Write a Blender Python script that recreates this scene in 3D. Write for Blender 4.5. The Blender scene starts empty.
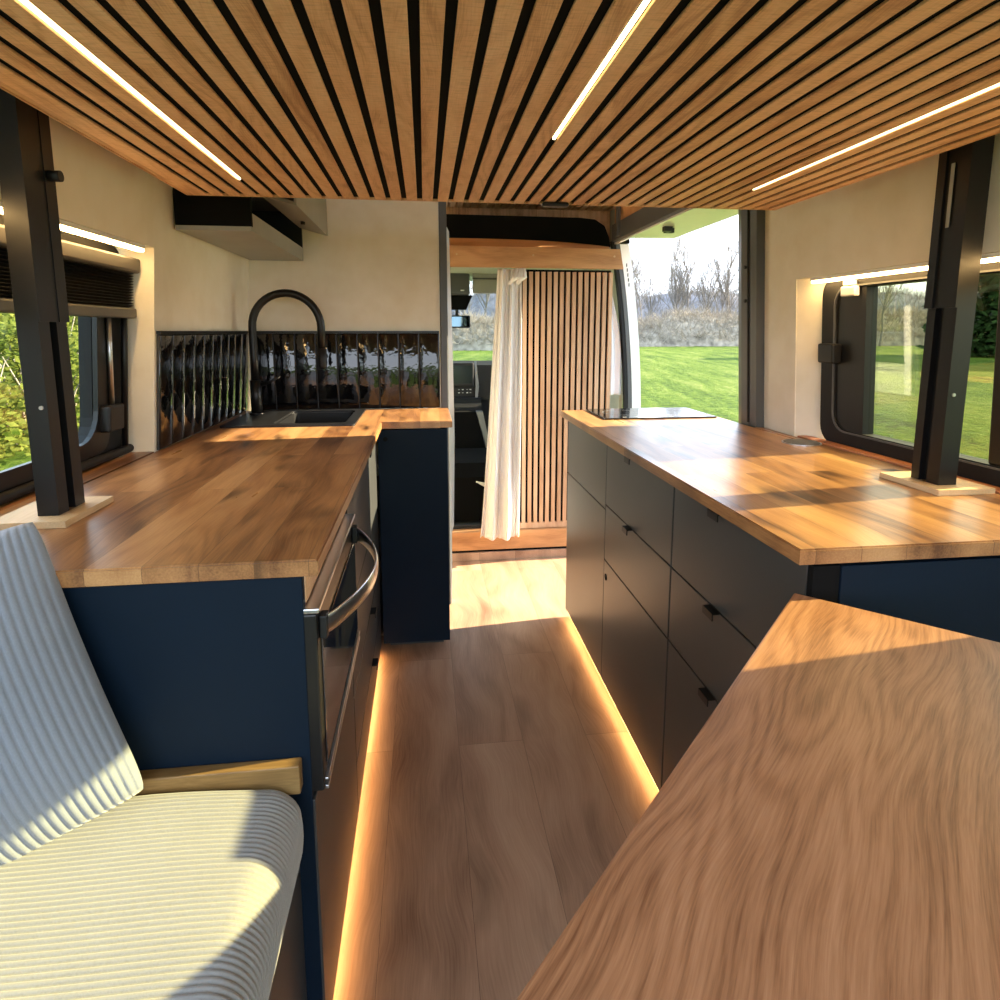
import bpy, bmesh, math, random
from mathutils import Vector, Matrix
from math import sin, cos, pi, radians
random.seed(7)
S = bpy.context.scene
C = S.collection

# ------------------------------------------------------------------ node helpers
def new_mat(name):
    m = bpy.data.materials.new(name); m.use_nodes = True
    nt = m.node_tree; nt.nodes.clear()
    out = nt.nodes.new('ShaderNodeOutputMaterial')
    return m, nt, out
def N(nt, t, **kw):
    n = nt.nodes.new(t)
    for k, v in kw.items():
        if k.startswith('i_'):
            key = k[2:]
            key = int(key) if key.isdigit() else key.replace('_', ' ')
            n.inputs[key].default_value = v
        else: setattr(n, k, v)
    return n
def L(nt, a, b): nt.links.new(a, b)
def M(nt, op, a, b=None, c=None, clamp=False):
    n = nt.nodes.new('ShaderNodeMath'); n.operation = op; n.use_clamp = clamp
    for i, v in enumerate((a, b, c)):
        if v is None: continue
        if isinstance(v, (int, float)): n.inputs[i].default_value = v
        else: L(nt, v, n.inputs[i])
    return n.outputs[0]
def comb(nt, x, y, z):
    n = nt.nodes.new('ShaderNodeCombineXYZ')
    for i, v in enumerate((x, y, z)):
        if isinstance(v, (int, float)): n.inputs[i].default_value = v
        else: L(nt, v, n.inputs[i])
    return n.outputs[0]
def mix(nt, fac, a, b, mode='MIX'):
    n = nt.nodes.new('ShaderNodeMix'); n.data_type = 'RGBA'; n.blend_type = mode
    for i, v in ((0, fac), (6, a), (7, b)):
        if isinstance(v, (int, float)): n.inputs[i].default_value = v
        elif isinstance(v, tuple): n.inputs[i].default_value = (*v, 1) if len(v) == 3 else v
        else: L(nt, v, n.inputs[i])
    return n.outputs[2]
def ramp(nt, f, stops):
    n = nt.nodes.new('ShaderNodeValToRGB'); cr = n.color_ramp
    while len(cr.elements) < len(stops): cr.elements.new(0.5)
    for e, (p, c) in zip(cr.elements, stops):
        e.position = p; e.color = (*c, 1) if len(c) == 3 else c
    L(nt, f, n.inputs[0]); return n.outputs[0]
def noise(nt, vec, scale=1, detail=3, rough=.5, dist=0):
    n = N(nt, 'ShaderNodeTexNoise', i_Scale=scale, i_Detail=detail, i_Roughness=rough, i_Distortion=dist)
    if vec is not None: L(nt, vec, n.inputs['Vector'])
    return n.outputs[0]
def bsdf(nt, out, col=None, rough=.5, metal=0, spec=.5, coat=0, coat_rough=.1, bump=None, bstr=.2, bdist=.002, sheen=0):
    b = nt.nodes.new('ShaderNodeBsdfPrincipled')
    if isinstance(col, tuple): b.inputs['Base Color'].default_value = (*col, 1)
    elif col is not None: L(nt, col, b.inputs['Base Color'])
    if isinstance(rough, (int, float)): b.inputs['Roughness'].default_value = rough
    else: L(nt, rough, b.inputs['Roughness'])
    b.inputs['Metallic'].default_value = metal
    b.inputs['Specular IOR Level'].default_value = spec
    b.inputs['Coat Weight'].default_value = coat
    b.inputs['Coat Roughness'].default_value = coat_rough
    b.inputs['Sheen Weight'].default_value = sheen
    if bump is not None:
        bn = N(nt, 'ShaderNodeBump', i_Strength=bstr, i_Distance=bdist)
        L(nt, bump, bn.inputs['Height']); L(nt, bn.outputs[0], b.inputs['Normal'])
    L(nt, b.outputs[0], out.inputs[0])
    return b
def obj_xyz(nt):
    tc = nt.nodes.new('ShaderNodeTexCoord'); sp = nt.nodes.new('ShaderNodeSeparateXYZ')
    L(nt, tc.outputs['Object'], sp.inputs[0]); return sp.outputs[0], sp.outputs[1], sp.outputs[2], tc.outputs['Object']

def plain(name, col, rough=.5, metal=0, spec=.5, coat=0, var=.06, scale=9, bumps=0, sheen=0, coat_rough=.1):
    """one colour with a faint mottle and a fine surface grain"""
    m, nt, out = new_mat(name)
    x, y, z, v = obj_xyz(nt)
    n = noise(nt, v, scale, 4)
    lo = tuple(c * (1 - var) for c in col); hi = tuple(min(1, c * (1 + var)) for c in col)
    c = ramp(nt, n, [(.3, lo), (.7, hi)])
    if bumps:
        bsdf(nt, out, c, rough, metal, spec, coat, coat_rough, noise(nt, v, 260, 2), .25, bumps, sheen)
    else: bsdf(nt, out, c, rough, metal, spec, coat, coat_rough, sheen=sheen)
    return m

def wood(name, cols, plank=None, along='Y', across='X', g=1.0, rough=.42, tone=.5, seam=0.0, figure=.35, fig_freq=26, spec=.4, knots=.0, fw=.3, warp=1.0, saw=0.0, coat=0, flip=0, fstretch=1.0, coat_rough=.1):
    m, nt, out = new_mat(name)
    x, y, z, v = obj_xyz(nt)
    ax = {'X': x, 'Y': y, 'Z': z}
    u, w = ax[along], ax[across]
    t = [a for a in 'XYZ' if a not in (along, across)][0]; t = ax[t]
    if plank:
        br = N(nt, 'ShaderNodeTexBrick', offset=.37, offset_frequency=2, squash=1.0)
        br.inputs['Color1'].default_value = (0, 0, 0, 1); br.inputs['Color2'].default_value = (1, 1, 1, 1)
        br.inputs['Scale'].default_value = 1; br.inputs['Mortar Size'].default_value = max(seam, .0001)
        br.inputs['Mortar Smooth'].default_value = .1
        br.inputs['Brick Width'].default_value = plank[0]; br.inputs['Row Height'].default_value = plank[1]
        br.inputs['Mortar'].default_value = (.5, .5, .5, 1)
        L(nt, comb(nt, M(nt, 'ADD', u, 20), M(nt, 'ADD', w, 20 + flip), 0), br.inputs['Vector'])
        tn = br.outputs[0]; mort = br.outputs[1]
    else: tn = None
    off = M(nt, 'MULTIPLY', tn, 37.0) if tn is not None else 0.0
    bend = noise(nt, comb(nt, M(nt, 'MULTIPLY', u, 1.3), M(nt, 'MULTIPLY', w, 1.3), off), 1.6, 2)
    w2 = M(nt, 'ADD', w, M(nt, 'MULTIPLY', M(nt, 'SUBTRACT', bend, .5), .12 * warp))
    broad = noise(nt, comb(nt, M(nt, 'MULTIPLY', u, 1.5 * g), M(nt, 'MULTIPLY', w2, 11 * g), M(nt, 'ADD', off, M(nt, 'MULTIPLY', t, 11 * g))), 1, 4, .55)
    fine = noise(nt, comb(nt, M(nt, 'MULTIPLY', u, 14 * g), M(nt, 'MULTIPLY', w2, 330 * g), M(nt, 'MULTIPLY', t, 330 * g)), 1, 3, .6)
    fld = noise(nt, comb(nt, M(nt, 'MULTIPLY', u, .75 * g * fstretch), M(nt, 'MULTIPLY', w2, 3.4 * g), off), 1, 2, .45, .25)
    rings = M(nt, 'MULTIPLY_ADD', M(nt, 'SINE', M(nt, 'MULTIPLY', fld, fig_freq * 2 * pi)), .5, .5)
    rings = M(nt, 'POWER', rings, 1.6)
    val = M(nt, 'ADD', M(nt, 'MULTIPLY', broad, .92 - fw), M(nt, 'MULTIPLY', fine, fw))
    val = M(nt, 'SUBTRACT', val, M(nt, 'MULTIPLY', rings, figure * .34))
    if tn is not None: val = M(nt, 'ADD', val, M(nt, 'MULTIPLY', M(nt, 'SUBTRACT', tn, .5), tone))
    col = ramp(nt, val, [(.2, cols[0]), (.43, cols[1]), (.66, cols[2])])
    if knots:
        vo = N(nt, 'ShaderNodeTexVoronoi', feature='F1', i_Scale=1)
        L(nt, comb(nt, M(nt, 'MULTIPLY', u, 3.2 * g), M(nt, 'MULTIPLY', w2, 9 * g), off), vo.inputs['Vector'])
        kn = noise(nt, comb(nt, M(nt, 'MULTIPLY', u, 9 * g), M(nt, 'MULTIPLY', w2, 40 * g), off), 1, 3)
        k = M(nt, 'MULTIPLY', M(nt, 'SUBTRACT', .30, M(nt, 'ADD', vo.outputs['Distance'], M(nt, 'MULTIPLY', M(nt, 'SUBTRACT', kn, .5), .5))), 6 * knots, clamp=True)
        col = mix(nt, k, col, tuple(c * .33 for c in cols[0]))
    if saw:
        sw = noise(nt, comb(nt, M(nt, 'MULTIPLY', u, 300), M(nt, 'MULTIPLY', w, 40), 0), 1, 1)
        col = mix(nt, M(nt, 'MULTIPLY', M(nt, 'SUBTRACT', sw, .45), saw * 2, clamp=True), col, tuple(c * .45 for c in cols[0]))
    if plank and seam: col = mix(nt, M(nt, 'MULTIPLY', mort, .75), col, tuple(c * .25 for c in cols[0]))
    rg = M(nt, 'MULTIPLY_ADD', broad, -.18, rough + .1)
    bsdf(nt, out, col, rg, 0, spec, coat, coat_rough, M(nt, 'ADD', fine, M(nt, 'MULTIPLY', rings, -.6 * figure)), .22, .0012)
    return m

def emis(name, col, st):
    m, nt, out = new_mat(name)
    e = N(nt, 'ShaderNodeEmission'); e.inputs[0].default_value = (*col, 1); e.inputs[1].default_value = st
    L(nt, e.outputs[0], out.inputs[0]); return m
def pane_mat(name, tint, refl=1.0, rough=0.0):
    m, nt, out = new_mat(name)
    tr = N(nt, 'ShaderNodeBsdfTransparent'); tr.inputs[0].default_value = (*tint, 1)
    gl = N(nt, 'ShaderNodeBsdfGlossy'); gl.inputs['Roughness'].default_value = rough
    fr = N(nt, 'ShaderNodeFresnel'); ge = N(nt, 'ShaderNodeNewGeometry')
    L(nt, M(nt, 'MULTIPLY_ADD', ge.outputs['Backfacing'], 1 / 1.5 - 1.5, 1.5), fr.inputs[0])
    mx = N(nt, 'ShaderNodeMixShader')
    L(nt, M(nt, 'MULTIPLY', fr.outputs[0], refl, clamp=True), mx.inputs[0])
    L(nt, tr.outputs[0], mx.inputs[1]); L(nt, gl.outputs[0], mx.inputs[2]); L(nt, mx.outputs[0], out.inputs[0])
    return m

# ------------------------------------------------------------------ mesh helpers
def BM(): return bmesh.new()
def box(bm, x0, x1, y0, y1, z0, z1, bev=0, seg=2):
    x0, x1 = min(x0, x1), max(x0, x1); y0, y1 = min(y0, y1), max(y0, y1); z0, z1 = min(z0, z1), max(z0, z1)
    r = bmesh.ops.create_cube(bm, size=1)
    for v in r['verts']:
        v.co = Vector((x0 if v.co.x < 0 else x1, y0 if v.co.y < 0 else y1, z0 if v.co.z < 0 else z1))
    if bev:
        es = list({e for v in r['verts'] for e in v.link_edges})
        bmesh.ops.bevel(bm, geom=es, offset=bev, segments=seg, profile=.5, affect='EDGES')
    return bm
def B(*a, **k): return box(BM(), *a, **k)
def prism(bm, outline, holes, axis, a0, a1):
    def P(p, a):
        if axis == 'x': return (a, p[0], p[1])
        if axis == 'y': return (p[0], a, p[1])
        return (p[0], p[1], a)
    for a in (a0, a1):
        es = []
        for lp in [outline] + list(holes):
            vs = [bm.verts.new(P(p, a)) for p in lp]
            es += [bm.edges.new((vs[i], vs[(i + 1) % len(vs)])) for i in range(len(vs))]
        bmesh.ops.triangle_fill(bm, use_beauty=True, use_dissolve=False, edges=es)
    for lp in [outline] + list(holes):
        v0 = [bm.verts.new(P(p, a0)) for p in lp]; v1 = [bm.verts.new(P(p, a1)) for p in lp]
        n = len(lp)
        for i in range(n): bm.faces.new((v0[i], v0[(i + 1) % n], v1[(i + 1) % n], v1[i]))
    bmesh.ops.remove_doubles(bm, verts=bm.verts, dist=1e-6)
    bmesh.ops.recalc_face_normals(bm, faces=bm.faces)
    return bm
def rrect(x0, x1, y0, y1, r, n=5):
    out = []
    for cx, cy, a in ((x1 - r, y1 - r, 0), (x0 + r, y1 - r, 90), (x0 + r, y0 + r, 180), (x1 - r, y0 + r, 270)):
        for i in range(n + 1):
            t = radians(a + 90 * i / n); out.append((cx + r * cos(t), cy + r * sin(t)))
    return out
def rect(x0, x1, y0, y1): return [(x0, y0), (x1, y0), (x1, y1), (x0, y1)]
def tube(bm, pts, r, seg=10, cap=True):
    pts = [Vector(p) for p in pts]; rs = r if isinstance(r, (list, tuple)) else [r] * len(pts)
    rings = []; up = None
    for i, p in enumerate(pts):
        d = (pts[min(i + 1, len(pts) - 1)] - pts[max(i - 1, 0)]).normalized()
        if up is None: up = d.orthogonal().normalized()
        else:
            up = (up - d * up.dot(d))
            up = up.normalized() if up.length > 1e-6 else d.orthogonal().normalized()
        s = d.cross(up)
        rings.append([bm.verts.new(p + (up * cos(2 * pi * k / seg) + s * sin(2 * pi * k / seg)) * rs[i]) for k in range(seg)])
    for a, b in zip(rings, rings[1:]):
        for k in range(seg):
            f = bm.faces.new((a[k], a[(k + 1) % seg], b[(k + 1) % seg], b[k])); f.smooth = True
    if cap:
        bm.faces.new(rings[0][::-1]); bm.faces.new(rings[-1])
    return bm
def cyl(bm, p0, p1, r, seg=20): return tube(bm, [p0, p1], r, seg)
def grid(bm, f, nu, nv, smooth=True, close_u=False):
    vs = [[bm.verts.new(f(i / nu, j / nv)) for j in range(nv + 1)] for i in range(nu + (0 if close_u else 1))]
    m = len(vs)
    for i in range(nu):
        for j in range(nv):
            fc = bm.faces.new((vs[i][j], vs[(i + 1) % m][j], vs[(i + 1) % m][j + 1], vs[i][j + 1])); fc.smooth = smooth
    return vs

WLOC = {}
def obj(name, bm, mat, parent=None, local=False, smooth_angle=None):
    me = bpy.data.meshes.new(name)
    if parent is not None and not local:
        bmesh.ops.translate(bm, verts=bm.verts, vec=-WLOC[parent.name])
    bm.to_mesh(me); bm.free()
    me.materials.append(mat)
    if smooth_angle:
        for p in me.polygons: p.use_smooth = True
        me.set_sharp_from_angle(angle=radians(smooth_angle))
    o = bpy.data.objects.new(name, me); C.objects.link(o)
    if parent is not None:
        o.parent = parent; WLOC[o.name] = WLOC[parent.name].copy()
    else: WLOC[o.name] = Vector((0, 0, 0))
    return o
def thing(name, label, cat, loc=(0, 0, 0), rotz=0, group=None):
    o = bpy.data.objects.new(name, None); C.objects.link(o); o.empty_display_size = .1
    o.location = loc; o.rotation_euler = (0, 0, rotz); WLOC[o.name] = Vector(loc)
    o['label'] = label; o['category'] = cat; o['kind'] = 'thing'
    if group: o['group'] = group
    return o
def tag(o, label, cat, group=None, kind='thing'):
    o['label'] = label; o['category'] = cat; o['kind'] = kind
    if group: o['group'] = group
    return o
def struct(name, bm, mat, label=None, cat=None, parent=None, sa=None):
    o = obj(name, bm, mat, parent, smooth_angle=sa)
    if parent is None:
        o['kind'] = 'structure'
        if label: o['label'] = label
        if cat: o['category'] = cat
    return o
def plabel(o, s): o['label'] = s; return o

# ------------------------------------------------------------------ materials
m_slat = wood('slat_oak', [(.42, .20, .092), (.72, .42, .225), (.83, .545, .325)], plank=(100, .04), along='Y', across='X', tone=.20, figure=.3, fig_freq=16, rough=.55, saw=.45, g=1.6, flip=.005, fw=.42)
m_slat_front = wood('slat_oak_pale', [(.36, .18, .09), (.56, .33, .19), (.68, .45, .29)], plank=(100, .032), along='Z', across='X', tone=.2, figure=.15, fig_freq=8, rough=.55, g=1.3, flip=.0043)
m_top = wood('oak_staves', [(.115, .043, .014), (.36, .172, .064), (.53, .30, .125)], plank=(.9, .074), along='Y', across='X', tone=.26, seam=.0004, figure=.22, fig_freq=18, rough=.30, knots=.6, warp=1.0, spec=.5)
m_table = wood('oak_veneer', [(.17, .068, .03), (.37, .178, .088), (.50, .265, .145)], along='Y', across='X', g=1.55, figure=.34, fig_freq=34, rough=.36, warp=.8, spec=.45, fstretch=.55, knots=.15, fw=.46)
m_floor = wood('floor_vinyl', [(.24, .13, .083), (.46, .285, .19), (.60, .40, .275)], plank=(1.3, .19), along='Y', across='X', tone=.10, seam=.0005, figure=.25, fig_freq=9, rough=.40, knots=.25, g=.75, warp=1.6, flip=.06)
m_beam = wood('beam_oak', [(.30, .125, .045), (.55, .275, .115), (.66, .37, .17)], along='X', across='Z', figure=.3, fig_freq=9, rough=.5, g=1.2)
m_bench_wood = wood('bench_oak', [(.10, .05, .015), (.24, .14, .05), (.36, .23, .09)], along='X', across='Y', figure=.3, fig_freq=9, rough=.4)
m_raw = wood('raw_pine', [(.45, .29, .14), (.64, .45, .25), (.75, .56, .34)], along='Y', across='X', figure=.25, fig_freq=8, rough=.55)
m_sill = wood('sill_wood', [(.22, .075, .03), (.42, .17, .075), (.54, .25, .12)], along='Y', across='X', figure=.2, fig_freq=9, rough=.45)
m_felt = plain('black_felt', (.006, .006, .006), .95, spec=.1)
m_navy = plain('navy_laminate', (.0018, .0085, .0195), .6, spec=.15, bumps=.0004)
m_front = plain('anthracite_front', (.040, .041, .040), .34, spec=.55, bumps=.0004, var=.12, scale=3)
m_black = plain('black_metal', (.006, .006, .0065), .38, spec=.4, bumps=.0003)
m_blackp = plain('black_plastic', (.008, .008, .0085), .5, spec=.4)
m_rubber = plain('rubber_seal', (.008, .008, .0085), .65, spec=.35)
m_grey = plain('grey_coated_steel', (.085, .088, .088), .42, spec=.5)
m_greyl = plain('grey_board', (.30, .30, .28), .45)
m_cass = plain('taupe_casing', (.06, .055, .05), .5)
m_steel = plain('brushed_steel', (.62, .63, .65), .28, metal=1.0)
m_paint = plain('white_van_paint', (.80, .80, .79), .25, spec=.5, coat=.5, var=.02)
m_white = plain('white_plastic', (.80, .79, .76), .4, var=.02)
m_head = plain('headliner', (.50, .53, .44), .85, var=.04)
m_curtain = plain('white_curtain', (.84, .82, .80), .9, spec=.1, var=.03, bumps=.0006, sheen=.2)
m_net = plain('white_shade_cloth', (.76, .76, .80), .9, spec=.1, var=.03)
m_screen = plain('dark_screen', (.02, .03, .028), .12, spec=.6)
m_dash = plain('dash_plastic', (.008, .009, .010), .55)
m_red = emis('hazard_red', (1, .12, .22), 1.2)
m_led = emis('led_warm_white', (1, .74, .34), 2.2)
m_ledw = emis('led_window', (1, .62, .24), 13)
m_toe = emis('led_toe', (1, .56, .20), 8)
m_hob = plain('black_glass', (.004, .004, .005), .09, spec=.9)
m_ovenglass = plain('oven_glass', (.010, .010, .011), .06, spec=.8, coat=1.0, coat_rough=.03)
m_pane_r = pane_mat('tinted_acrylic', (.74, .74, .60), 1.3)
m_pane_l = pane_mat('clear_acrylic', (.93, .96, .94), 1.0)
m_windscreen = pane_mat('windscreen_glass', (.93, .96, .95), .7)
m_mirror = plain('mirror_glass', (.10, .16, .19), .05, metal=1.0)

def mk_wall():
    m, nt, out = new_mat('wall_plaster')
    x, y, z, v = obj_xyz(nt)
    a = noise(nt, v, 3.2, 5, .6); b = noise(nt, v, 14, 4)
    c = ramp(nt, M(nt, 'ADD', M(nt, 'MULTIPLY', a, .7), M(nt, 'MULTIPLY', b, .3)), [(.3, (.72, .65, .49)), (.55, (.82, .77, .64)), (.75, (.87, .83, .73))])
    bsdf(nt, out, c, .5, 0, .35, bump=M(nt, 'ADD', b, a), bstr=.12, bdist=.002)
    return m
m_wall = mk_wall()
def mk_tile():
    m, nt, out = new_mat('black_glazed_tile')
    x, y, z, v = obj_xyz(nt)
    n = noise(nt, v, 18, 3, .5); n2 = noise(nt, v, 55, 2)
    b = bsdf(nt, out, (.004, .004, .005), .05, 0, .7, bump=M(nt, 'ADD', n, M(nt, 'MULTIPLY', n2, .25)), bstr=.35, bdist=.006)
    return m
m_tile = mk_tile()
m_grout = plain('dark_grout', (.05, .05, .05), .9)
def mk_cord(name, col):
    m, nt, out = new_mat(name)
    x, y, z, v = obj_xyz(nt)
    n = noise(nt, v, 420, 2); a = noise(nt, v, 7, 3)
    c = ramp(nt, M(nt, 'ADD', M(nt, 'MULTIPLY', n, .45), M(nt, 'MULTIPLY', a, .55)), [(.3, tuple(k * .82 for k in col)), (.7, col)])
    bsdf(nt, out, c, .92, 0, .1, bump=n, bstr=.35, bdist=.001, sheen=.35)
    return m
m_cord = mk_cord('cream_corduroy', (.31, .31, .30))
m_cordp = mk_cord('grey_corduroy', (.235, .26, .30))
def mk_grass():
    m, nt, out = new_mat('field_grass')
    x, y, z, v = obj_xyz(nt)
    v2 = comb(nt, M(nt, 'ADD', x, M(nt, 'MULTIPLY', y, -.245)), M(nt, 'MULTIPLY', y, .12), 0)
    a = noise(nt, v2, 1.1, 6, .65); b = noise(nt, v, 5.0, 5, .7); d = noise(nt, v, .12, 3)
    f = M(nt, 'ADD', M(nt, 'MULTIPLY', a, .45), M(nt, 'ADD', M(nt, 'MULTIPLY', b, .4), M(nt, 'MULTIPLY', d, .2)))
    c = ramp(nt, f, [(.40, (.011, .026, .003)), (.475, (.048, .086, .006)), (.55, (.088, .132, .012)), (.66, (.18, .19, .055))])
    bsdf(nt, out, c, .9, 0, .1, bump=M(nt, 'ADD', a, b), bstr=1.0, bdist=.25)
    return m
m_grass = mk_grass()
m_bark = plain('bare_bark', (.17, .15, .135), .95, var=.25, spec=.1)
m_darkbark = plain('dark_bark', (.09, .075, .06), .95, var=.25, spec=.1)
m_wood = plain('far_wood', (.16, .155, .17), .95, var=.3, scale=.8, spec=.1)
m_straw = plain('dry_straw', (.30, .255, .20), .95, var=.25, scale=1.5, spec=.1)
m_scrub = plain('scrub_earth', (.23, .195, .15), .95, var=.5, scale=1.3, spec=.1)
def mk_leaf(name, a, b):
    m, nt, out = new_mat(name)
    x, y, z, v = obj_xyz(nt)
    c = ramp(nt, noise(nt, v, 3.0, 4, .7), [(.35, a), (.65, b)])
    d = N(nt, 'ShaderNodeBsdfDiffuse'); t = N(nt, 'ShaderNodeBsdfTranslucent'); mx = N(nt, 'ShaderNodeMixShader', i_0=.35)
    L(nt, c, d.inputs[0]); L(nt, c, t.inputs[0]); L(nt, d.outputs[0], mx.inputs[1]); L(nt, t.outputs[0], mx.inputs[2]); L(nt, mx.outputs[0], out.inputs[0])
    return m
m_leaf = mk_leaf('hedge_leaf', (.06, .095, .012), (.25, .26, .055))
m_leafd = mk_leaf('evergreen_leaf', (.015, .035, .012), (.05, .09, .03))

# ------------------------------------------------------------------ key sizes (metres, camera stands at x=0 y=0)
ZC = .88            # worktop height
XL, XR = -.69, 1.13 # inner faces of the side walls
YE_L, YE_R = .845, .797
FX = .575           # front plane of the cabinets on the door side
LX = -.178          # front plane of the kitchen cabinets on the window side
GZ = -.65           # ground outside

def lean_left(bm):
    for v in bm.verts: v.co.x += .076 * (v.co.z - .88)
    return bm
def lean_right(bm):
    for v in bm.verts: v.co.x -= .062 * (v.co.z - .88)
    return bm
XW = -.724          # foot of the leaning window wall at worktop height
# ================================================================== THE SHELL
struct('floor', B(-.80, 1.20, -.5, 3.05, -.04, 0), m_floor, 'brown oak-look plank floor of the van aisle', 'floor')
# window wall
bm = lean_left(prism(BM(), rect(.86, 3.06, -.04, 1.9), [rect(.881, 1.70, .876, 1.412)], 'x', -.83, XW))
struct('wall_left_rear', lean_left(prism(BM(), rect(-.5, .858, -.04, 1.9), [rect(.15, .855, .876, 1.412)], 'x', -1.0, -.92)), m_wall, 'cream van wall beside the bench', 'wall')
wl = struct('wall_left', bm, m_wall, 'cream plastered van wall behind the sink side', 'wall')
bm = BM()
prism(bm, rect(-.5, 1.89, -.04, 1.9), [rect(.655, 1.72, .876, 1.352)], 'x', XR, 1.215)
prism(bm, [(XR + .002, 1.722), (1.19, 1.650), (1.19, 1.725)], [], 'z', .876, 1.352)
wr = struct('wall_right', lean_right(bm), m_wall, 'cream plastered van wall around the window beside the door', 'wall')
# body skin ahead of the living area
bm = BM()
prism(bm, rect(3.06, 5.6, -.5, 1.9), [rrect(3.5, 4.6, .95, 1.5, .1)], 'x', -.80, -.74)
prism(bm, rect(3.20, 5.6, -.5, 1.9), [rrect(3.5, 4.6, .95, 1.5, .1)], 'x', 1.055, 1.075)
struct('wall_cab', bm, m_head, 'grey-green lined sides of the driver cab', 'wall')
# roof and slatted ceiling ahead of the bed
bm = B(-1.0, 1.25, -.5, 3.6, 1.90, 1.96)
rf = struct('ceiling', bm, m_felt, 'van roof with slatted oak lining ahead of the bed', 'ceiling')
bm = BM()
for k in range(44):
    x0 = -.69 + .04 * k
    box(bm, x0, x0 + .028, 1.2, 3.45, 1.868, 1.90)
obj('slat_lining', bm, m_slat, rf)
box_ = B(.12, 1.15, 3.45, 3.5, 1.6, 1.9)
obj('lining_end', box_, m_slat, rf)
struct('roof_cab', B(-.80, 1.05, 3.3, 5.0, 1.60, 1.66), m_head, 'pale headliner over the driver cab', 'ceiling')
struct('floor_cab', B(-.80, 1.21, 3.12, 5.6, .06, .10), m_dash, 'dark floor of the driver cab', 'floor')

# front partition panel beside the passage
pt = thing('partition_panel', 'tall cream panel behind the black tiled splashback and tap', 'partition', (-.3, 2.56, 0))
obj('board', B(-.70, .066, 2.552, 2.59, .90, 1.86), m_wall, pt)
obj('lower_board', B(-.70, .066, 2.552, 2.59, 0, .8995), m_wall, pt)
plabel(obj('edge_profile', B(.067, .098, 2.545, 2.60, 0.0, 1.86, bev=.004), m_grey, pt), 'grey metal edge profile')
plabel(obj('edge_strip', prism(BM(), [(.099, .0), (.099, 1.62), (.108, 1.60), (.118, 1.1), (.122, .75), (.115, .36), (.106, .33), (.104, 0)], [], 'y', 2.56, 2.60), m_paint, pt), 'white painted strip on the panel edge')

# ---- window on the sink side (window_1)
w1 = thing('window_1', 'dark framed camper window above the oven worktop', 'window', (-.78, .9, .88)); w1['kind'] = 'structure'
fy0 = .20
bm = prism(BM(), rrect(.87, 1.697, .879, 1.409, .05), [rrect(.885, 1.545, .925, 1.36, .07)], 'x', -.828, -.800)
obj('window_frame', lean_left(bm), m_rubber, w1)
bm = prism(BM(), rrect(.885, 1.60, .905, 1.38, .05), [rrect(.90, 1.545, .94, 1.35, .07)], 'x', -.798, -.787)
obj('window_frame', lean_left(bm), m_black, w1)
obj('pane', lean_left(B(-.817, -.814, .885, 1.55, .92, 1.37)), m_pane_l, w1)
st = obj('strut', lean_left(cyl(BM(), (-.782, 1.585, 1.26), (-.782, 1.60, 1.02), .006, 12)), m_steel, w1); plabel(st, 'silver gas strut')
obj('strut_bracket', lean_left(B(-.798, -.765, 1.555, 1.63, .955, 1.02, bev=.006)), m_blackp, w1)
obj('sill_rail', lean_left(cyl(BM(), (-.782, .87, .893), (-.782, 1.69, .893), .011, 12)), m_rubber, w1)
obj('side_rail', lean_left(cyl(BM(), (-.785, 1.672, .90), (-.785, 1.672, 1.38), .008, 10)), m_black, w1)
bl = thing('window_blind', 'dark pleated blind pulled part way down the sink side window', 'blind', (-.745, 1.2, 1.30))
obj('cassette', lean_left(B(-.797, -.752, .87, 1.692, 1.345, 1.382, bev=.006)), m_cass, bl)
def pleat(u, v):
    ph = (v * 13) % 1.0; tri = abs(ph - .5) * 2
    return (-.782 + .014 * tri, .872 + u * .815, 1.345 - v * .088)
bm = BM(); grid(bm, pleat, 1, 52, smooth=False)
p = obj('pleated_cloth', lean_left(bm), m_blackp, bl)
sm = p.modifiers.new('thick', 'SOLIDIFY'); sm.thickness = .001
obj('bottom_bar', lean_left(B(-.790, -.760, .872, 1.688, 1.232, 1.257, bev=.004)), m_grey, bl)
def led_bar(name, label, x0, x1, y0, y1, z0, z1):
    t = thing(name, label, 'light', ((x0 + x1) / 2, (y0 + y1) / 2, z0))
    ln = lean_left if x0 < 0 else lean_right
    obj('profile', ln(B(x0, x1, y0, y1, z0 + .003, z1)), m_white, t)
    obj('diffuser', ln(B(x0 + .0015, x1 - .0015, y0 + .004, y1 - .004, z0 - .004, z0 + .0029)), m_ledw, t)
    return t
led_bar('window_light', 'warm light strip over the pleated blind of the sink side window', -.742, -.726, .885, 1.655, 1.399, 1.411)
led_bar('window_light', 'warm light strip over the tinted window beside the sliding door', 1.134, 1.150, .68, 1.66, 1.339, 1.351)

plabel(struct('trim_3', lean_left(B(-.798, -.7245, .884, 1.697, .8765, .8805)), m_top, 'oak board on the sill of the sink side window', 'trim'), 'oak board on the sill of the sink side window')
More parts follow.
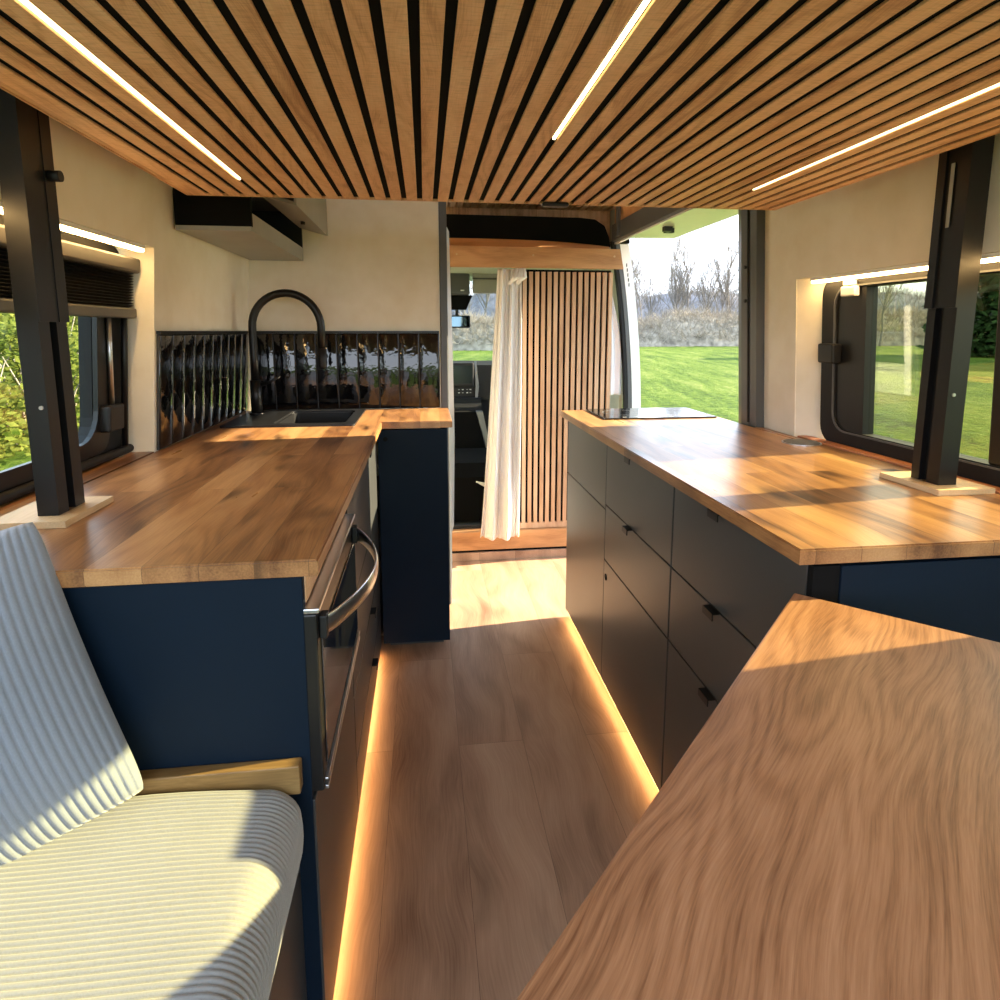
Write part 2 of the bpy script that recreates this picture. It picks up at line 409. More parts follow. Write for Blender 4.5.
# ---- window on the door side (window_2)
w2 = thing('window_2', 'tinted camper window with thick black frame beside the door', 'window', (1.19, 1.1, .88)); w2['kind'] = 'structure'
bm = prism(BM(), rrect(.658, 1.648, .879, 1.349, .05), [rrect(.706, 1.585, .925, 1.315, .05), ], 'x', 1.165, 1.205)
obj('window_frame', lean_right(bm), m_rubber, w2)
bm = prism(BM(), rrect(.701, 1.592, .918, 1.322, .052), [rrect(.704, 1.588, .922, 1.318, .051)], 'x', 1.160, 1.1645)
plabel(obj('frame_bead', lean_right(bm), m_grey, w2), 'thin grey bead round the pane')
obj('post_band', lean_right(B(1.168, 1.200, 1.475, 1.583, .925, 1.315)), m_blackp, w2)
obj('mullion', lean_right(B(1.166, 1.206, 1.068, 1.105, .925, 1.315, bev=.004)), m_black, w2)
obj('pane', lean_right(B(1.184, 1.188, 1.10, 1.59, .92, 1.32)), m_pane_r, w2)
obj('pane', lean_right(B(1.194, 1.198, .69, 1.085, .92, 1.32)), m_pane_r, w2)
obj('top_rail', lean_right(B(1.170, 1.193, .708, 1.067, 1.290, 1.3145)), m_black, w2)
obj('latch', lean_right(B(1.136, 1.166, 1.560, 1.625, 1.110, 1.165, bev=.005)), m_blackp, w2)
obj('strut', lean_right(cyl(BM(), (1.155, 1.215, 1.325), (1.155, 1.185, 1.24), .0045, 10)), m_steel, w2)
obj('strut_bracket', lean_right(prism(BM(), [(1.195, 1.335), (1.265, 1.335), (1.235, 1.24), (1.205, 1.14), (1.195, 1.14)], [], 'x', 1.162, 1.172)), m_blackp, w2)
sn = thing('window_sensor', 'small white contact sensor on the top of the tinted window frame', 'sensor', (1.155, 1.52, 1.30))
obj('housing', lean_right(B(1.148, 1.164, 1.495, 1.55, 1.292, 1.318, bev=.003)), m_white, sn)
obj('magnet', lean_right(B(1.150, 1.164, 1.505, 1.543, 1.321, 1.333, bev=.002)), m_white, sn)

# ================================================================== RAISED BED with slatted underside
bd = thing('bed_platform', 'raised bed with slatted oak underside and light strips above the aisle', 'bed', (.2, .2, 1.536))
bx0, bx1, by0, by1, bz = -.577, .979, -.42, 1.660, 1.536
led_x = (-.405, .235, .795)
bm = BM()
k = 0
edges = [bx0] + [-.405 + .04 * i for i in range(-4, 35)] + [bx1]
gaps = [g for g in edges[1:-1] if bx0 + .02 < g < bx1 - .02]
prev = bx0
for g in gaps + [None]:
    x1 = (g - .0065) if g is not None else bx1
    if x1 - prev > .004: box(bm, prev, x1, by0, by1 - .004, bz, bz + .0045, bev=.0008, seg=1)
    prev = (g + .0065) if g is not None else 0
obj('slat_panel', bm, m_slat, bd)
obj('felt_board', B(bx0, bx1, by0, by1 - .006, bz + .0047, bz + .10), m_felt, bd)
bm = BM(); box(bm, bx0, bx1, by1 - .0038, by1, bz - .001, bz + .10); obj('front_edge', bm, m_slat, bd)
for xe in (bx0 - .004, bx1 + .0003): obj('side_edge', B(xe, xe + .0037, by0, by1, bz - .001, bz + .10), m_slat, bd)
for x, y1 in zip(led_x, (1.488, 1.117, 1.44)):
    obj('light_strip', B(x - .0023, x + .0023, by0 + .1, y1, bz + .0003, bz + .0045), m_led, bd)
bm = BM(); box(bm, .315, .385, 1.625, 1.648, bz - .012, bz - .0005, bev=.004); obj('catch', bm, m_black, bd)

# ---- lift posts
def lift_post(xa, xb, side, label):
    """xa..xb across the van; side=+1 when the aisle lies towards +x"""
    t = thing('bed_lift_post', label, 'post', ((xa + xb) / 2, 1.11, ZC), group=None)
    y0, y1 = 1.073, (1.153 if side > 0 else 1.143)
    xi = xb if side > 0 else xa      # aisle face
    # extruded column with a slot on the aisle face
    d = .012 * side
    pts = [(xa, y0), (xb, y0), (xb, y1), (xa, y1)]
    if side > 0: pts = [(xa, y0), (xb, y0), (xb, 1.103), (xb - .012, 1.103), (xb - .012, 1.123), (xb, 1.123), (xb, y1), (xa, y1)]
    else: pts = [(xa, y0), (xb, y0), (xb, y1), (xa, y1), (xa, 1.123), (xa + .012, 1.123), (xa + .012, 1.103), (xa, 1.103)]
    obj('column', prism(BM(), pts, [], 'z', ZC + .012, 1.86), m_black, t)
    zb = 1.215 if side > 0 else 1.245
    bm = BM()
    sx0, sx1 = (xa, xb + .014) if side > 0 else (xa - .014, xb)
    # carriage: a sleeve clasping the column
    if side > 0:
        prism(bm, [(xb + .0005, y0 - .001), (xb + .003, y0 - .001), (xb + .003, 1.099), (xb + .002, 1.099), (xb + .002, 1.127), (xb + .0035, 1.127), (xb + .0035, y1 + .003), (xb + .0005, y1 + .003)], [], 'z', zb, 1.66)
    else:
        prism(bm, [(xa - .0005, y0 - .001), (xa - .005, y0 - .001), (xa - .005, 1.099), (xa - .002, 1.099), (xa - .002, 1.127), (xa - .006, 1.127), (xa - .006, y1 + .003), (xa - .0005, y1 + .003)], [], 'z', zb, 1.66)
    obj('carriage', bm, m_black, t)
    if side < 0: plabel(obj('edge_strip', B(xa - .0062, xa - .0052, 1.106, 1.114, 1.40, 1.52), m_greyl, t), 'thin pale strip painted as a highlight')  # highlight on the carriage put in as a pale grey strip
    xk = xb + .0035 if side > 0 else xa - .006
    if side > 0: obj('stop_knob', cyl(BM(), (xk, 1.14, 1.455), (xk + .018 * side, 1.14, 1.455), .009, 14), m_blackp, t)
    xs = (xa + xb) / 2 + .008 * side
    obj('set_screw', cyl(BM(), (xs, y0, 1.075), (xs, y0 - .0025, 1.075), .0035, 10), m_steel, t)
    # mitred plinth frame
    bm = BM()
    if side > 0: ol = [(-.712, 1.038), (xb + .028, 1.038), (xb + .028, 1.195), (-.712, 1.195)]
    else: ol = [(xa - .03, 1.038), (1.118, 1.038), (1.118, 1.195), (xa - .03, 1.195)]
    hole = [(xa - .0, y0 - .0), (xb + .0, y0 - .0), (xb + .0, y1 + .0), (xa - .0, y1 + .0)]
    prism(bm, ol, [hole], 'z', ZC + .0004, ZC + .0115)
    plabel(obj('plinth', bm, m_raw, t), 'pale raw wood collar around the post foot')
    return t
lift_post(-.650, -.617, +1, 'tall black bed lift post standing on the oven side worktop')
lift_post(1.024, 1.064, -1, 'tall black bed lift post in front of the tinted window')

# ================================================================== SINK SIDE KITCHEN
WT = .025
bm = prism(BM(), [(XW + .004, YE_L), (-.155, YE_L), (-.155, 2.163), (.095, 2.163), (.095, 2.538), (XW + .004, 2.538)],
           [rect(-.655, -.262, 2.115, 2.475)], 'z', ZC - WT, ZC)
bmesh.ops.bevel(bm, geom=[e for e in bm.edges if e.calc_length() > .1 and len(e.link_faces) == 2 and e.calc_face_angle(0) > 1], offset=.0025, segments=2, affect='EDGES')
t = obj('worktop', bm, m_top); tag(t, 'oak stave worktop that turns the corner under the black sink', 'worktop')

def tab_handle(parent, p, axis):
    """small black pull tab folded over the top edge of a front; axis = outward x sign"""
    x, y, z = p; s = axis
    bm = BM()
    box(bm, x, x + .016 * s, y - .021, y + .021, z - .001, z + .0015)
    box(bm, x + .0135 * s, x + .016 * s, y - .021, y + .021, z - .014, z - .0011)
    return plabel(obj('handle', bm, m_black, parent), 'small black pull tab')

# oven housing
oc = thing('kitchen_cabinet', 'navy cabinet housing the oven beside the bench', 'cabinet', (-.43, .86, 0))
obj('end_panel', B(XL + .003, LX - .0035, .8605, .878, .0, .849, bev=.0015), m_navy, oc)
bm = BM()
box(bm, XL + .003, LX - .02, 1.325, 1.341, .06, .849)
box(bm, XL + .003, LX - .02, .8785, 1.3245, .06, .076)
box(bm, XL + .003, LX - .02, .8785, 1.3245, .484, .5)
box(bm, XL + .003, XL + .012, .8785, 1.3245, .077, .483)
obj('carcass', bm, m_front, oc)
plabel(obj('filler_strip', B(LX - .02, LX - .002, .8785, 1.341, .802, .849), m_slat, oc), 'bare wood strip above the oven')
fr = obj('drawer_front', B(LX - .019, LX, .862, 1.341, .045, .490, bev=.0015), m_front, oc)
obj('plinth', B(LX - .075, LX - .06, .8785, 2.16, .0, .055), m_front, oc)

ov = thing('built_in_oven', 'black built-in oven with bowed steel handle under the worktop', 'oven', (-.19, 1.1, .5))
obj('body', B(-.60, LX - .0205, .884, 1.320, .502, .798), m_black, ov)
OX = -.0125
dr = obj('door', B(LX - .0185, -.151 + OX, .862, 1.335, .503, .790, bev=.003), m_black, ov)
obj('glass', B(-.1508 + OX, -.148 + OX, .885, 1.318, .535, .742, bev=.001), m_ovenglass, ov)
plabel(obj('top_trim', B(LX - .0185, -.147 + OX, .862, 1.335, .7905, .7985, bev=.002), m_steel, ov), 'polished steel trim along the oven top')
for z0, z1 in ((.5035, .510), (.518, .5225)): plabel(obj('bottom_trim', B(-.1505 + OX, -.1450 + OX, .866, 1.33, z0, z1, bev=.001), m_steel, ov), 'thin steel line along the oven foot')
bm = BM()
def hand(u, v):
    y = .882 + u * .425; bow = sin(pi * u) ** .8
    x = -.146 + OX + .062 * bow
    a = v * 2 * pi
    return (x + .0035 * cos(a), y, .762 + .0155 * sin(a))
grid(bm, hand, 28, 12)
obj('handle', bm, m_steel, ov)
for ya in (.876, 1.29): obj('handle_mount', B(-.1505 + OX, -.139 + OX, ya, ya + .022, .744, .780, bev=.002), m_blackp, ov)

dc = thing('drawer_cabinet', 'drawer cabinet between the oven and the corner sink cabinet', 'cabinet', (-.43, 1.75, 0))
bm = BM()
box(bm, XL + .003, LX - .02, 1.343, 1.357, .06, .849); box(bm, XL + .003, LX - .02, 2.14, 2.155, .06, .849)
box(bm, XL + .003, LX - .02, 1.3575, 2.1395, .06, .076); box(bm, XL + .003, XL + .012, 1.3575, 2.1395, .077, .849)
obj('carcass', bm, m_front, dc)
for z0, z1 in ((.565, .847), (.35, .561), (.18, .346), (.045, .176)):
    d = obj('drawer', B(LX - .019, LX, 1.345, 2.158, z0, z1, bev=.0015), m_front, dc)
    tab_handle(d, (LX, 1.80, z1 - .001), 1)

sc = thing('sink_cabinet', 'dark corner cabinet below the sink at the passage', 'cabinet', (-.1, 2.2, 0))
bm = B(-.172, .078, 2.18, 2.197, .03, .849, bev=.0015)
obj('front_panel', bm, m_navy, sc)
plabel(obj('finger_hole', cyl(BM(), (-.145, 2.1795, .815), (-.145, 2.1785, .815), .0085, 18), m_felt, sc), 'round black finger hole')
obj('side_panel', B(.060, .078, 2.1975, 2.535, .03, .849), m_navy, sc)
obj('plinth', B(-.15, .055, 2.225, 2.24, .0, .03), m_front, sc)
bm = BM(); box(bm, XL + .004, .059, 2.515, 2.53, .03, .6); box(bm, XL + .004, .059, 2.241, 2.5145, .03, .045); obj('carcass', bm, m_front, sc)

# sink
sk = thing('sink', 'square black inset sink in the corner of the worktop', 'sink', (-.46, 2.3, ZC))
bm = prism(BM(), rrect(-.682, -.240, 2.085, 2.495, .012), [rrect(-.520, -.275, 2.125, 2.455, .02)], 'z', ZC + .0004, ZC + .007)
obj('rim', bm, m_black, sk)
bm = BM()
prism(bm, rrect(-.5205, -.2745, 2.1245, 2.4555, .02), [rrect(-.512, -.283, 2.133, 2.447, .018)], 'z', ZC - .15, ZC + .0003)
prism(bm, rrect(-.5205, -.2745, 2.1245, 2.4555, .02), [], 'z', ZC - .158, ZC - .1505)
obj('basin', bm, m_black, sk)
plabel(obj('drain', cyl(BM(), (-.4, 2.29, ZC - .1503), (-.4, 2.29, ZC - .146), .035, 24), m_steel, sk), 'steel drain')
# tap
fa = thing('kitchen_tap', 'tall black gooseneck tap beside the sink', 'tap', (-.632, 2.37, ZC + .007))
zt = ZC + .0075
bm = BM(); cyl(bm, (-.632, 2.37, zt), (-.632, 2.37, zt + .008), .027, 24); cyl(bm, (-.632, 2.37, zt + .0081), (-.632, 2.37, zt + .13), .0205, 24)
obj('tap_body', bm, m_black, fa)
pts = [(-.632, 2.37, zt + .1305), (-.632, 2.37, 1.1)] + [(-.508 + .124 * cos(a), 2.37, 1.215 + .124 * sin(a)) for a in [pi - pi * i / 20 for i in range(21)]] + [(-.384, 2.37, 1.135)]
obj('spout', tube(BM(), pts, .0145, 16), m_black, fa)
obj('spray_head', tube(BM(), [(-.384, 2.37, 1.1345), (-.384, 2.37, 1.07), (-.384, 2.37, 1.06)], [.0165, .0165, .012], 16), m_blackp, fa)
obj('lever', tube(BM(), [(-.611, 2.37, 1.0), (-.575, 2.368, 1.012), (-.54, 2.365, 1.033)], [.008, .0055, .004], 12), m_black, fa)

# tiles
def tiles(name, label, along, a0, a1, fixed, nrm, n):
    t = thing(name, label, 'tiles', (0, 0, ZC))
    w = (a1 - a0) / n
    bmT = BM(); bmG = BM()
    for i in range(n):
        p0, p1 = a0 + i * w + .0018, a0 + (i + 1) * w - .0018
        if along == 'y': box(bmT, fixed, fixed + .009 * nrm, p0, p1, ZC + .003, 1.190, bev=.003)
        else: box(bmT, p0, p1, fixed, fixed + .009 * nrm, ZC + .003, 1.190, bev=.003)
    if along == 'y': box(bmG, fixed - .0002, fixed + .0055 * nrm, a0, a1, ZC + .001, 1.191)
    else: box(bmG, a0, a1, fixed, fixed + .0055 * nrm, ZC + .001, 1.191)
    ln = lean_left if along == 'y' else (lambda b: b)
    obj('tile_face', ln(bmT), m_tile, t, smooth_angle=50); obj('grout', ln(bmG), m_grout, t)
    bm = BM()
    if along == 'y': box(bm, fixed, fixed + .012 * nrm, a0 - .003, a1, 1.1915, 1.200)
    else: box(bm, a0, a1, fixed, fixed + .012 * nrm, 1.1915, 1.200)
    plabel(obj('top_trim', ln(bm), m_black, t), 'black edge trim')
tiles('tile_splashback', 'glossy black upright tiles on the side wall left of the tap', 'y', 1.712, 2.536, XW + .0008, 1, 10)
tiles('tile_splashback', 'glossy black upright tiles on the cream panel behind the sink', 'x', XL + .006, .062, 2.5515, -1, 9)

# wall cabinet (open cubby) and the deeper flap cabinet above
wc = thing('wall_cabinet', 'dark wall cabinet with open cubby above the sink', 'cabinet', (-.58, 2.2, 1.475))
x1, y0, y1, z0, z1 = -.470, 1.815, 2.550, 1.475, 1.66
XL = -.672
plabel(obj('underside', B(XL + .001, x1, y0, y1, z0, z0 + .012), m_greyl, wc), 'pale grey underside')
obj('end_panel', B(XL + .001, x1, y0, y0 + .014, z0 + .0122, z1), m_felt, wc)
plabel(obj('front_lip', B(x1 - .012, x1, y0 + .0142, y1, z0 + .0122, z0 + .05), m_greyl, wc), 'grey front lip')
bm = BM(); box(bm, XL + .001, XL + .012, y0 + .0142, y1, z0 + .0122, z1); box(bm, XL + .012, x1, y1 - .014, y1, z0 + .051, z1); obj('back_panel', bm, m_blackp, wc)
bm = BM()
grid(bm, lambda u, v: (-.56 + .034 * cos(2 * pi * v) * (1 + .12 * sin(18 * u + 5 * v)), 2.30 + .17 * u, 1.525 + .034 * sin(2 * pi * v) * (1 + .12 * cos(14 * u))), 24, 20)
bmesh.ops.holes_fill(bm, edges=[e for e in bm.edges if len(e.link_faces) == 1])
o = obj('rolled_cloth', bm, m_blackp); tag(o, 'rolled dark cloth lying in the open cubby above the sink', 'cloth')
fc = thing('flap_cabinet', 'grey flap cabinet under the roof above the sink cubby', 'cabinet', (-.52, 2.3, 1.665))
x1 = -.372
obj('underside', B(XL + .014, x1, 1.90, 2.549, 1.583, 1.593), m_grey, fc) if False else None
bm = BM(); box(bm, XL + .001, -.38, 1.89, 2.549, 1.662, 1.86); obj('box', bm, m_grey, fc)
bm = prism(BM(), [(-.476, 1.60), (-.372, 1.572), (-.372, 1.84), (-.379, 1.84), (-.379, 1.583), (-.476, 1.611)], [], 'y', 1.95, 2.546)
plabel(obj('flap', bm, m_greyl, fc), 'pale grey lift-up flap')
obj('knob', cyl(BM(), (-.42, 2.30, 1.5845), (-.42, 2.30, 1.574), .008, 14), m_black, fc)

XL = -.69
# ================================================================== DOOR SIDE KITCHEN
bm = prism(BM(), [(.546, YE_R), (1.126, YE_R), (1.126, 1.72), (1.126, 1.885), (1.095, 1.89), (1.095, 2.40), (.546, 2.40)], [], 'z', ZC - WT, ZC)
bmesh.ops.bevel(bm, geom=[e for e in bm.edges if e.calc_length() > .1 and len(e.link_faces) == 2 and e.calc_face_angle(0) > 1], offset=.0025, segments=2, affect='EDGES')
t = obj('worktop', bm, m_top); tag(t, 'oak stave worktop carrying the hob beside the sliding door', 'worktop')
plabel(struct('trim_1', B(1.127, 1.1645, .67, 1.70, ZC - .005, ZC + .004, bev=.001), m_sill, 'reddish wood board below the tinted window', 'trim'), 'reddish wood board below the tinted window')

ZR = [(.645, .846), (.460, .641), (.035, .456)]
cols = [(.820, 1.3165), (1.3230, 1.8485), (1.8515, 2.378)]
labs = ['anthracite drawer unit nearest the oak table', 'middle anthracite drawer unit of the door side row', 'narrow grey unit below the hob at the passage end']
for i, ((a, b), lb) in enumerate(zip(cols, labs)):
    t = thing('drawer_unit', lb, 'cabinet', (.85, (a + b) / 2, 0), group=None)
    bm = BM()
    box(bm, FX + .0195, 1.085, a, a + .014, .03, .848); box(bm, FX + .0195, 1.085, b - .014, b, .03, .848)
    box(bm, FX + .0195, 1.085, a + .0142, b - .0142, .03, .044); box(bm, 1.07, 1.085, a + .0142, b - .0142, .0445, .848)
    obj('carcass', bm, m_front, t)
    rows = ZR if i < 2 else [(.628, .846), (.035, .624)]
    for j, (z0, z1) in enumerate(rows):
        d = obj('drawer' if i < 2 else ('drawer' if j == 0 else 'door'), B(FX, FX + .019, a, b, z0, z1, bev=.0012), m_front, t)
        if i < 2 and not (i == 1 and j == 2): tab_handle(d, (FX, (a + b) / 2 + .03, z1 - .0005), -1)
    if i == 1:
        plabel(obj('finger_hole', cyl(BM(), (FX - .0002, b - .022, .405), (FX - .0012, b - .022, .405), .011, 18), m_felt, t), 'round black finger hole')
    obj('plinth', B(FX + .07, FX + .085, a, b, 0, .0295), m_front, t)
ep = thing('end_panel', 'navy end panel of the door side units behind the table corner', 'panel', (.85, .81, 0))
obj('board', B(FX + .045, 1.126, .802, .818, 0, .849, bev=.0015), m_navy, ep)
obj('corner_post', B(FX + .001, FX + .0445, .8055, .8185, .0, .849), m_felt, ep)

# toe lights under both runs
def toe(label, x, y0, y1):
    t = thing('toe_light', label, 'light', (x, (y0 + y1) / 2, .0))
    obj('profile', B(x - .004, x + .004, y0, y1, .0285, .0335), m_white, t)
    obj('diffuser', B(x - .0035, x + .0035, y0 + .002, y1 - .002, .0265, .0283), m_toe, t)
toe('warm light strip along the floor under the oven side drawers', LX - .008, .88, 2.15)
toe('warm light strip along the floor under the door side drawers', FX + .008, .83, 2.37)

# hob
hb = thing('hob', 'black glass hob set in the worktop beside the open door', 'hob', (.86, 2.26, ZC))
bm = B(.648, 1.075, 2.115, 2.388, ZC + .0004, ZC + .006, bev=.0015); obj('glass_plate', bm, m_hob, hb)
for cx, r in ((.76, .075), (.95, .095)):
    bm = prism(BM(), [(cx + r * cos(2 * pi * i / 40), 2.265 + r * sin(2 * pi * i / 40)) for i in range(40)], [[(cx + (r - .002) * cos(2 * pi * i / 40), 2.265 + (r - .002) * sin(2 * pi * i / 40)) for i in range(40)]], 'z', ZC + .0061, ZC + .0063)
    plabel(obj('zone_mark', bm, m_greyl, hb), 'thin grey ring marking a heating zone')
for i in range(7): obj('control_mark', B(.72 + i * .045, .735 + i * .045, 2.130, 2.142, ZC + .0061, ZC + .0063), m_greyl, hb)
so = thing('socket_cover', 'round dark socket cover set flush in the worktop near the tinted window', 'socket', (1.075, 1.60, ZC))
obj('lid', cyl(BM(), (1.075, 1.60, ZC + .0004), (1.075, 1.60, ZC + .004), .048, 32), m_grey, so)
obj('rim', prism(BM(), [(1.075 + .053 * cos(2 * pi * i / 32), 1.60 + .053 * sin(2 * pi * i / 32)) for i in range(32)], [[(1.075 + .0485 * cos(2 * pi * i / 32), 1.60 + .0485 * sin(2 * pi * i / 32)) for i in range(32)]], 'z', ZC + .0004, ZC + .003), m_steel, so)

# ================================================================== TABLE
ta = math.atan2(.547 - .040, .81 - .299)
tb = thing('dining_table', 'oak veneer table turned at an angle in front of the drawers', 'table', (.547, .806, 0), -ta + 0)
# local: +y runs along the long edge towards the far corner, table lies at +x side
TZ = .81
bm = B(0, .62, -1.05, 0, TZ - .028, TZ, bev=.003)
obj('tabletop', bm, m_table, tb, local=True)
obj('leg', cyl(BM(), (.34, -.55, .012), (.34, -.55, TZ - .0365), .038, 28), m_black, tb, local=True)
obj('foot_plate', cyl(BM(), (.34, -.55, .0), (.34, -.55, .0118), .16, 36), m_black, tb, local=True)
obj('top_plate', B(.22, .46, -.67, -.43, TZ - .036, TZ - .0285), m_black, tb, local=True)

# ================================================================== BENCH, CUSHION, PILLOW
be = thing('bench', 'dark bench box under the cream cushion against the oven cabinet', 'bench', (-.5, .2, 0))
bm = BM(); box(bm, -.80, -.205, -.42, .858, .0, .385); obj('box', bm, m_front, be)
plabel(obj('ledge', B(-.66, LX - .016, .8385, .8598,   .52, .566, bev=.002), m_bench_wood, be), 'varnished oak ledge behind the cushion')

cu_y0, cu_y1 = -.40, .836
RIB = .0076
def cushion():
    prof = []
    x0, x1, zt, zb, r = -.795, -.190, .540, .392, .045
    for i in range(15): prof.append((x0 + (x1 - r - x0) * i / 14, zt, 0, 1))
    for i in range(1, 9):
        a = radians(90 - 78 * i / 8); prof.append((x1 - r + r * cos(a), zt - r + r * sin(a), cos(a), sin(a)))
    n = len(prof)
    xl, zl = prof[-1][0], prof[-1][1]
    for i in range(1, 7):
        k = i / 6; a = radians(12 - 30 * k); bulge = .010 * sin(pi * k)
        prof.append((xl + bulge - .022 * k, zl + (zb - zl) * k, cos(a), sin(a)))
    bm = BM()
    nrib = int((cu_y1 - cu_y0) / RIB); ny = nrib * 6
    rows = []
    for j in range(ny + 1):
        y = cu_y0 + (cu_y1 - cu_y0) * j / ny
        d = min(cu_y1 - y, .03); e = 1 - math.sqrt(max(0, 1 - (1 - d / .03) ** 2))  # rounding at the far end
        rib = abs(sin(pi * (y - cu_y0) / RIB)) ** .7
        row = []
        for (x, z, nx, nz) in prof:
            puff = .010 * sin(pi * min(1, max(0, (x + .795) / .6))) + .0022 * sin(x * 17 + y * 9) * 1.0
            amp = .0030 * rib + puff * max(0, nz)
            row.append(bm.verts.new((x + nx * amp - .014 * e * max(0, nx), y, z + nz * amp - .012 * e * max(0, nz))))
        rows.append(row)
    for a, b in zip(rows, rows[1:]):
        for k in range(len(prof) - 1):
            f = bm.faces.new((a[k], a[k + 1], b[k + 1], b[k])); f.smooth = True
    for row in (rows[0], rows[-1]):
        lo = [bm.verts.new((v.co.x, v.co.y, .392)) for v in row]
        for k in range(len(prof) - 1):
            try: bm.faces.new((row[k], lo[k], lo[k + 1], row[k + 1]))
            except ValueError: pass
    bmesh.ops.remove_doubles(bm, verts=bm.verts, dist=1e-5)
    bmesh.ops.recalc_face_normals(bm, faces=bm.faces)
    return bm
o = obj('seat_cushion', cushion(), m_cord); tag(o, 'cream ribbed corduroy cushion on the bench', 'cushion')

def pillow():
    bm = BM(); W, Hh, T = .205, .205, .078
    nr = int(2 * W / .0098); nu = nr * 6; nv = 44
    for s in (1, -1):
        def f(u, v):
            a, b = 2 * u - 1, 2 * v - 1
            th = T * (max(0, 1 - abs(a) ** 2.5) ** .66) * (max(0, 1 - abs(b) ** 2.5) ** .66)
            k = 1 - .03 * (abs(a * b)) ** 8
            px = W * a * k * (1 - .03 * (1 - b * b) * abs(a)); pz = Hh * b * k * (1 - .03 * (1 - a * a) * abs(b))
            rib = abs(sin(pi * u * nr)) ** .7
            return (px, -s * (th + .0030 * rib * min(1, th / .01)), pz + Hh)
        grid(bm, f, nu, nv)
    bmesh.ops.remove_doubles(bm, verts=bm.verts, dist=2e-4)
    bmesh.ops.recalc_face_normals(bm, faces=bm.faces)
    return bm
o = obj('throw_pillow', pillow(), m_cordp); tag(o, 'grey ribbed corduroy pillow leaning against the oven cabinet end', 'pillow')
o.matrix_world = Matrix.Translation((-.568, .728, .517)) @ Matrix.Rotation(radians(22), 4, 'Z') @ Matrix.Rotation(radians(-13), 4, 'X') @ Matrix.Rotation(radians(-15), 4, 'Y')

# ================================================================== PASSAGE TO THE CAB
YP = 3.08
bmn = thing('door_beam', 'oak beam over the slatted sliding door', 'beam', (.57, YP, 1.51))
obj('face_board', prism(BM(), [(.116, 1.512), (1.010, 1.512), (.988, 1.608), (.116, 1.612)], [], 'y', YP - .03, YP), m_beam, bmn)
bm = BM()
grid(bm, lambda u, v: (.116 + .84 * u, YP + .001 + .05 * v, (1.612 + .048 * v) * (1 - u ** 3 * .018)), 12, 1, smooth=False)
o_ = obj('sloped_board', bm, m_beam, bmn); sm = o_.modifiers.new('thick', 'SOLIDIFY'); sm.thickness = .006
for x in (.165, .545, .96): plabel(obj('screw_cap', cyl(BM(), (x, YP - .0302, 1.572), (x, YP - .032, 1.572), .005, 12), m_raw, bmn), 'pale screw cap')
sh = prism(BM(), [(.10, 1.655), (.965, 1.63), (.955, 1.68), (.93, 1.735), (.88, 1.765), (.80, 1.772), (.10, 1.775)], [], 'y', YP + .055, YP + .36)
o = obj('overhead_shelf', sh, m_felt); tag(o, 'black overhead storage above the oak beam', 'shelf')

sd = thing('sliding_door', 'slatted oak sliding door between the white curtains', 'door', (.69, YP + .03, .155))
dx0, dx1, dz0, dz1 = .400, .962, .155, 1.508
obj('backing', B(dx0, dx1, YP + .022, YP + .030, dz0, dz1), m_felt, sd)
bm = BM(); x = dx0 + .004
while x < dx1 - .02:
    box(bm, x, x + .0195, YP + .008, YP + .0218, dz0 + .03, dz1 - .012); x += .032
obj('slat_face', bm, m_slat_front, sd)
obj('bottom_rail', B(dx0, dx1, YP + .006, YP + .0218, dz0, dz0 + .0298), m_slat_front, sd)
obj('side_rail', B(dx1 - .014, dx1 + .004, YP + .004, YP + .0218, dz0 + .03, dz1 - .012), m_slat_front, sd)

def curtain(name, label, f, mat, tie=None):
    bm = BM(); grid(bm, f, 90, 60)
    t = thing(name, label, 'curtain', (0, YP, 0))
    t.location = (f(0.5, 0)[0], YP, f(.5, 0)[2]); WLOC[t.name] = Vector(t.location)
    c = obj('cloth', bm, mat, t); sm = c.modifiers.new('thick', 'SOLIDIFY'); sm.thickness = .003
    return t
def cur1(u, v):      # gathered at top left, fuller lower down
    z = .125 + 1.375 * v
    left = .268 + .090 * v ** .8; right = .476 + .010 * v
    belly = sin(pi * min(1, (1 - v) / .75)) * .5
    x = left + (right - left) * u
    fold = .026 * (1 - .55 * v) * sin(2 * pi * (2.6 * u + .12 * sin(3 * v))) + .012 * sin(2 * pi * 5.5 * u + 2.2 * v)
    sag = -.03 * math.exp(-((u - .72) / .22) ** 2) * math.exp(-((v - .12) / .10) ** 2)
    return (x + .006 * sin(2 * pi * 2.6 * u + 1), YP - .062 + fold * .9 + sag - .018 * belly, z + .018 * (1 - v) * abs(u - .5) * 1.2)
tc = curtain('curtain', 'long white curtain gathered at the slatted door', cur1, m_curtain)
bm = BM()
for i in range(4): tube(bm, [(.44 + .02 * i - .02, YP - .075, 1.43 + .02 * (i % 2)), (.445 + .015 * i, YP - .10, 1.46), (.455 + .012 * i, YP - .08, 1.50)], [.010, .013, .008], 8)
obj('gathering', bm, m_curtain, tc)
def cur2(u, v):
    z = .86 + .60 * v
    x0 = .955; x1 = 1.06 - .10 * max(0, v - .35) ** 1.6 * 1.9
    return (x0 + (x1 - x0) * u, YP + .06 + .014 * sin(2 * pi * 2.2 * u) + .03 * u, z)
curtain('curtain', 'short white curtain behind the slatted door beside the door pillar', cur2, m_net)
struct('trim_2', B(.09, 1.04, 3.052, 3.064, .0, .042), m_floor, 'wood faced lower riser at the cab step', 'trim')
st = thing('cab_step', 'orange wood step up to the cab at the passage end', 'step', (.56, 3.09, 0))
obj('riser_board', B(.09, 1.045, 3.0645, 3.082, .052, .152, bev=.002), m_beam, st)
